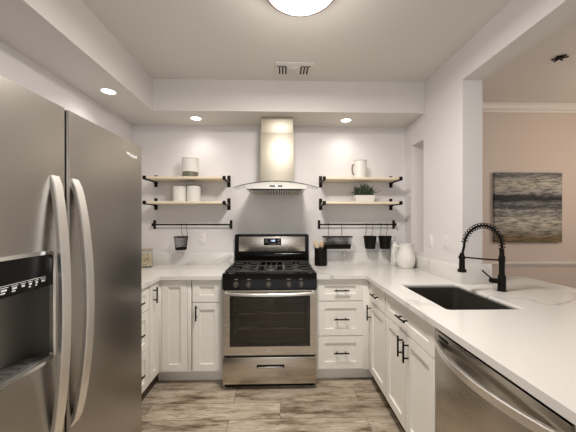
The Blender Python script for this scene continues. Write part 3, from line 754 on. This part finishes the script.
# canisters
def canister(cx, cy, z, r, h, label, dark_base=False, rim=False):
    t = thing('canister', (cx, cy, z), label, 'canister')
    zb = .056 if dark_base else 0
    if dark_base: obj('base_band', B().lathe((cx, cy, z), [(0, 0), (r-.004, 0), (r, .005), (r, zb), (0, zb)], 40), 'green_stone', t)
    obj('body', B().lathe((cx, cy, z), [(0, zb), (r, zb), (r, h-.016), (r-.003, h-.012), (0, h-.012)], 40), 'ceramic_matt', t)
    obj('lid', B().lathe((cx, cy, z), [(0, h-.012), (r+.001, h-.012), (r+.001, h-.003), (r-.003, h), (0, h)], 40), 'tan_wood' if rim == 'w' else ('green_stone' if rim else 'ceramic_matt'), t)
    return t
canister(-.883, 2.81, ZU, .076, .20, 'tall white canister with dark green base on the upper left shelf', True)
canister(-.985, 2.81, ZL, .062, .148, 'shorter white canister on the lower left shelf, at left')
canister(-.852, 2.82, ZL, .066, .166, 'taller white canister with dark rim on the lower left shelf, at right', rim=True)

# glass jar with nuts
jx, jy, jr = -1.30, 2.80, .056
t = thing('storage_jar', (jx, jy, CT1), 'clear glass jar of nuts on the left worktop near the refrigerator', 'jar')
obj('glass', B().lathe((jx, jy, CT1), [(0, 0), (jr-.004, 0), (jr, .005), (jr, .135), (jr-.008, .15), (jr-.008, .158), (jr-.012, .158), (jr-.012, .148), (jr-.004, .132), (jr-.004, .008), (0, .006)], 36), 'glass', t)
obj('lid', B().lathe((jx, jy, CT1+.158), [(0, 0), (jr-.002, 0), (jr, .003), (jr, .016), (jr-.003, .02), (0, .02)], 36), mat('jar_lid', (.36,.30,.24), .35), t)
b = B(); random.seed(3)
for z in range(10):
    for k in range(16):
        a = random.uniform(0, 2*PI); r = (jr-.016)*math.sqrt(random.random()) if k > 9 else jr-.0155
        b.ball((jx+r*math.cos(a), jy+r*math.sin(a), CT1+.017+z*.0118), random.uniform(.0075, .0105), 1, (1, random.uniform(.7, 1), random.uniform(.7, 1)))
tag(obj('nuts', b, 'nuts', origin=(jx, jy, CT1+.006)), 'pale brown nuts filling the glass jar', 'nuts', kind='stuff')

# mug / jug on the upper right shelf
mx_, my_ = .80, 2.80
t = thing('jug', (mx_, my_, ZU), 'white cylindrical jug with side handle on the upper right shelf', 'jug')
r = .062
obj('body', B().lathe((mx_, my_, ZU), [(0, 0), (r-.003, 0), (r, .004), (r, .160), (r-.001, .174), (r-.005, .174), (r-.006, .01), (0, .008)], 40), 'ceramic_matt', t)
obj('handle', B().tube([(mx_-r+.002, my_, ZU+.135), (mx_-r-.012, my_, ZU+.138), (mx_-r-.02, my_, ZU+.12), (mx_-r-.021, my_, ZU+.08), (mx_-r-.014, my_, ZU+.045), (mx_-r+.002, my_, ZU+.038)], .0058, 10), mat('handle_brown', (.10,.06,.035), .5), t)
obj('rim', B().lathe((mx_, my_, ZU), [(r+.0005, .170), (r+.001, .175), (r-.003, .177), (r-.0055, .174)], 40), 'grey_mark', t)

# potted plant
px, py = .837, 2.80
t = thing('potted_plant', (px, py, ZL), 'small leafy green plant in white rectangular planter on the lower right shelf', 'plant')
t3 = bmesh.new()
def ringz(hx, hy, z): return [t3.verts.new((px+sx*hx, py+sy*hy, z)) for sx, sy in ((-1,-1),(1,-1),(1,1),(-1,1))]
RR = [ringz(.088, .042, ZL), ringz(.102, .050, ZL+.066), ringz(.096, .044, ZL+.066), ringz(.092, .041, ZL+.05)]
t3.faces.new(RR[0][::-1]); t3.faces.new(RR[-1])
for A, C in zip(RR, RR[1:]):
    for k in range(4): t3.faces.new((A[k], A[(k+1) % 4], C[(k+1) % 4], C[k]))
bmesh.ops.recalc_face_normals(t3, faces=t3.faces); bmesh.ops.bevel(t3, geom=t3.edges[:], offset=.002, segments=2, affect='EDGES')
b = B(); b._add(t3); obj('planter', b, 'ceramic', t)
obj('soil', B().box(px-.09, px+.09, py-.04, py+.04, ZL+.048, ZL+.054), mat('soil', (.03,.02,.015), .9), t, False)
random.seed(12); b = B(); st = B()
for k in range(85):
    x = px+random.uniform(-.085, .085); y = py+random.uniform(-.035, .035); 
    dx = (x-px)*random.uniform(.1, .6)+random.uniform(-.03, .03); dy = random.uniform(-.045, .035); h = random.uniform(.04, .115)*(1-.3*abs(x-px)/.09)
    if k == 0: dx, h, x = .075, .045, px+.075
    p0 = Vector((x, y, ZL+.05)); p1 = Vector((x+dx*.4, y+dy*.5, ZL+.06+h*.7)); p2 = Vector((x+dx, y+dy, ZL+.066+h))
    st.tube([p0, p1, p2], .0011, 4)
    for j in range(9):
        u = .25+.75*j/8; p = (p0.lerp(p1, u*2) if u < .5 else p1.lerp(p2, u*2-1)); a = random.uniform(0, 2*PI); L = random.uniform(.012, .020); w = L*.38
        d = Vector((math.cos(a), math.sin(a), random.uniform(-.1, .8))).normalized(); s_ = d.cross(Vector((0,0,1))).normalized(); nrm = d.cross(s_)*.003
        q = [p, p+d*L*.5+s_*w+nrm, p+d*L, p+d*L*.5-s_*w+nrm]
        vs_ = [b.bm.verts.new(v_) for v_ in q]; mid = b.bm.verts.new(p+d*L*.5-nrm)
        for e in range(4): b.bm.faces.new((vs_[e], vs_[(e+1) % 4], mid))
obj('foliage', b, 'leaf', t, False); obj('stem', st, 'leaf', t)

# utensil holder and wooden utensils
ux, uy = .412, 2.855
t = thing('utensil_holder', (ux, uy, CT1), 'black cylindrical utensil holder on the worktop right of the range', 'utensil holder')
obj('cup', B().lathe((ux, uy, CT1), [(0, 0), (.060, 0), (.063, .004), (.063, .176), (.060, .178), (.058, .176), (.058, .008), (0, .006)], 40), 'black', t)
b = B().cyl((ux+.0, uy+.01, CT1+.008), (ux-.035, uy+.02, CT1+.19), .005, seg=10)
b.box(-.02, .02, -.003, .003, -.035, .035, .008) if False else None
b.tube([(ux-.033, uy+.018, CT1+.165), (ux-.046, uy+.024, CT1+.21), (ux-.060, uy+.030, CT1+.25)], 0, shape=[(-.003,-.016),(.003,-.016),(.003,.016),(-.003,.016)])
tag(obj('wooden_spatula', b, 'tan_wood', origin=(ux, uy, CT1+.008)), 'flat wooden spatula leaning left in the black utensil holder', 'spatula')
b = B().cyl((ux-.01, uy-.01, CT1+.008), (ux+.012, uy-.005, CT1+.19), .005, seg=10).ball((ux+.010, uy-.004, CT1+.215), .033, 3, (.95, .3, 1))
tag(obj('wooden_spoon', b, 'tan_wood', origin=(ux, uy, CT1+.008)), 'round wooden spoon upright in the black utensil holder', 'spoon')

# white pitcher
qx, qy = 1.208, 2.69
t = thing('pitcher', (qx, qy, CT1), 'white ribbed ceramic pitcher with large handle in the worktop corner', 'pitcher')
prof = [(0, 0), (.070, 0), (.077, .006), (.088, .035), (.095, .075), (.093, .115), (.082, .150), (.069, .178), (.065, .198), (.068, .220), (.071, .232), (.067, .233), (.061, .20), (.066, .178), (.078, .150), (.088, .11), (.088, .07), (.07, .01), (0, .008)]
prof = [(r_*.93, z_*.99) for r_, z_ in prof]
def ribs(a, r_, z_):
    k = 1+.018*math.cos(a*16)*(1 if .02 < z_ < .17 else 0)
    if z_ > .19:  k += .16*max(0, math.cos(a))**6          # spout
    return r_*k
obj('body', B().lathe((qx, qy, CT1), prof, 96, ribs), 'ceramic', t)
P = [(qx-.062, qy, CT1+.198), (qx-.085, qy, CT1+.212), (qx-.112, qy, CT1+.200), (qx-.124, qy, CT1+.165), (qx-.122, qy, CT1+.125), (qx-.106, qy, CT1+.085), (qx-.088, qy, CT1+.062)]
Q = []
for i in range(len(P)-1):
    for s_ in (0, .25, .5, .75):
        p0, p1, p2, p3 = [Vector(P[max(0, min(len(P)-1, i+o))]) for o in (-1, 0, 1, 2)]
        Q.append(.5*((2*p1)+(-p0+p2)*s_+(2*p0-5*p1+4*p2-p3)*s_*s_+(-p0+3*p1-3*p2+p3)*s_**3))
Q.append(Vector(P[-1]))
obj('handle', B().tube(Q, .0095, 12), 'ceramic', t)

# bottle behind the pitcher
ox, oy = 1.165, 2.85
t = thing('soap_bottle', (ox, oy, CT1), 'slim white bottle with narrow neck standing behind the pitcher', 'bottle')
obj('body', B().lathe((ox, oy, CT1), [(0, 0), (.034, 0), (.038, .005), (.038, .18), (.034, .205), (.016, .228), (.012, .24), (0, .24)], 32), 'ceramic', t)
obj('stopper', B().lathe((ox, oy, CT1+.24), [(0, 0), (.012, 0), (.013, .012), (.006, .02), (.005, .042), (.009, .048), (0, .05)], 20), 'grey_mark', t)

# ------------------------------------------------------------------ sockets and switches
def plate(f, u, z, label, name, cat, kind):
    t = thing(name, f.pt(u, 0, z), label, cat)
    b = B(); f.bx(b, u-.036, u+.036, -.005, 0, z-.058, z+.058, .003); obj('cover_plate', b, 'white_plastic', t)
    if kind == 'outlet':
        for dz in (-.022, .022):
            b = B(); f.bx(b, u-.017, u+.017, -.0075, -.004, z+dz-.015, z+dz+.015, .004); r_ = obj('receptacle', b, 'white_plastic', t)
            b = B(); f.bx(b, u-.008, u-.006, -.008, -.007, z+dz-.004, z+dz+.007); f.bx(b, u+.006, u+.008, -.008, -.007, z+dz-.004, z+dz+.007); obj('socket_slot', b, 'grey_mark', r_, False)
    else:
        b = B(); f.bx(b, u-.017, u+.017, -.009, -.004, z-.034, z+.034, .003); obj('rocker', b, 'white_plastic', t)
plate(Face('y', WB), -.80, 1.18, 'white electrical outlet on the back wall below the left rail', 'electrical_outlet', 'outlet', 'outlet')
plate(Face('x-', WR), 2.43, 1.195, 'white rocker light switch on the right wall, nearer the pitcher', 'light_switch', 'light switch', 'switch')
plate(Face('x-', WR), 2.195, 1.193, 'white electrical outlet on the right wall, nearer the faucet', 'electrical_outlet', 'outlet', 'outlet')

# ------------------------------------------------------------------ painting
pm = painting_mat(-.3775, .3775)
t = obj('painting', B().box(2.315, 3.06, DY-.035, DY-.002, 1.128, 1.885, .003), pm, origin=((2.315+3.06)/2, DY-.02, (1.128+1.885)/2))
tag(t, 'frameless abstract grey seascape canvas hanging on the dining room wall', 'painting')
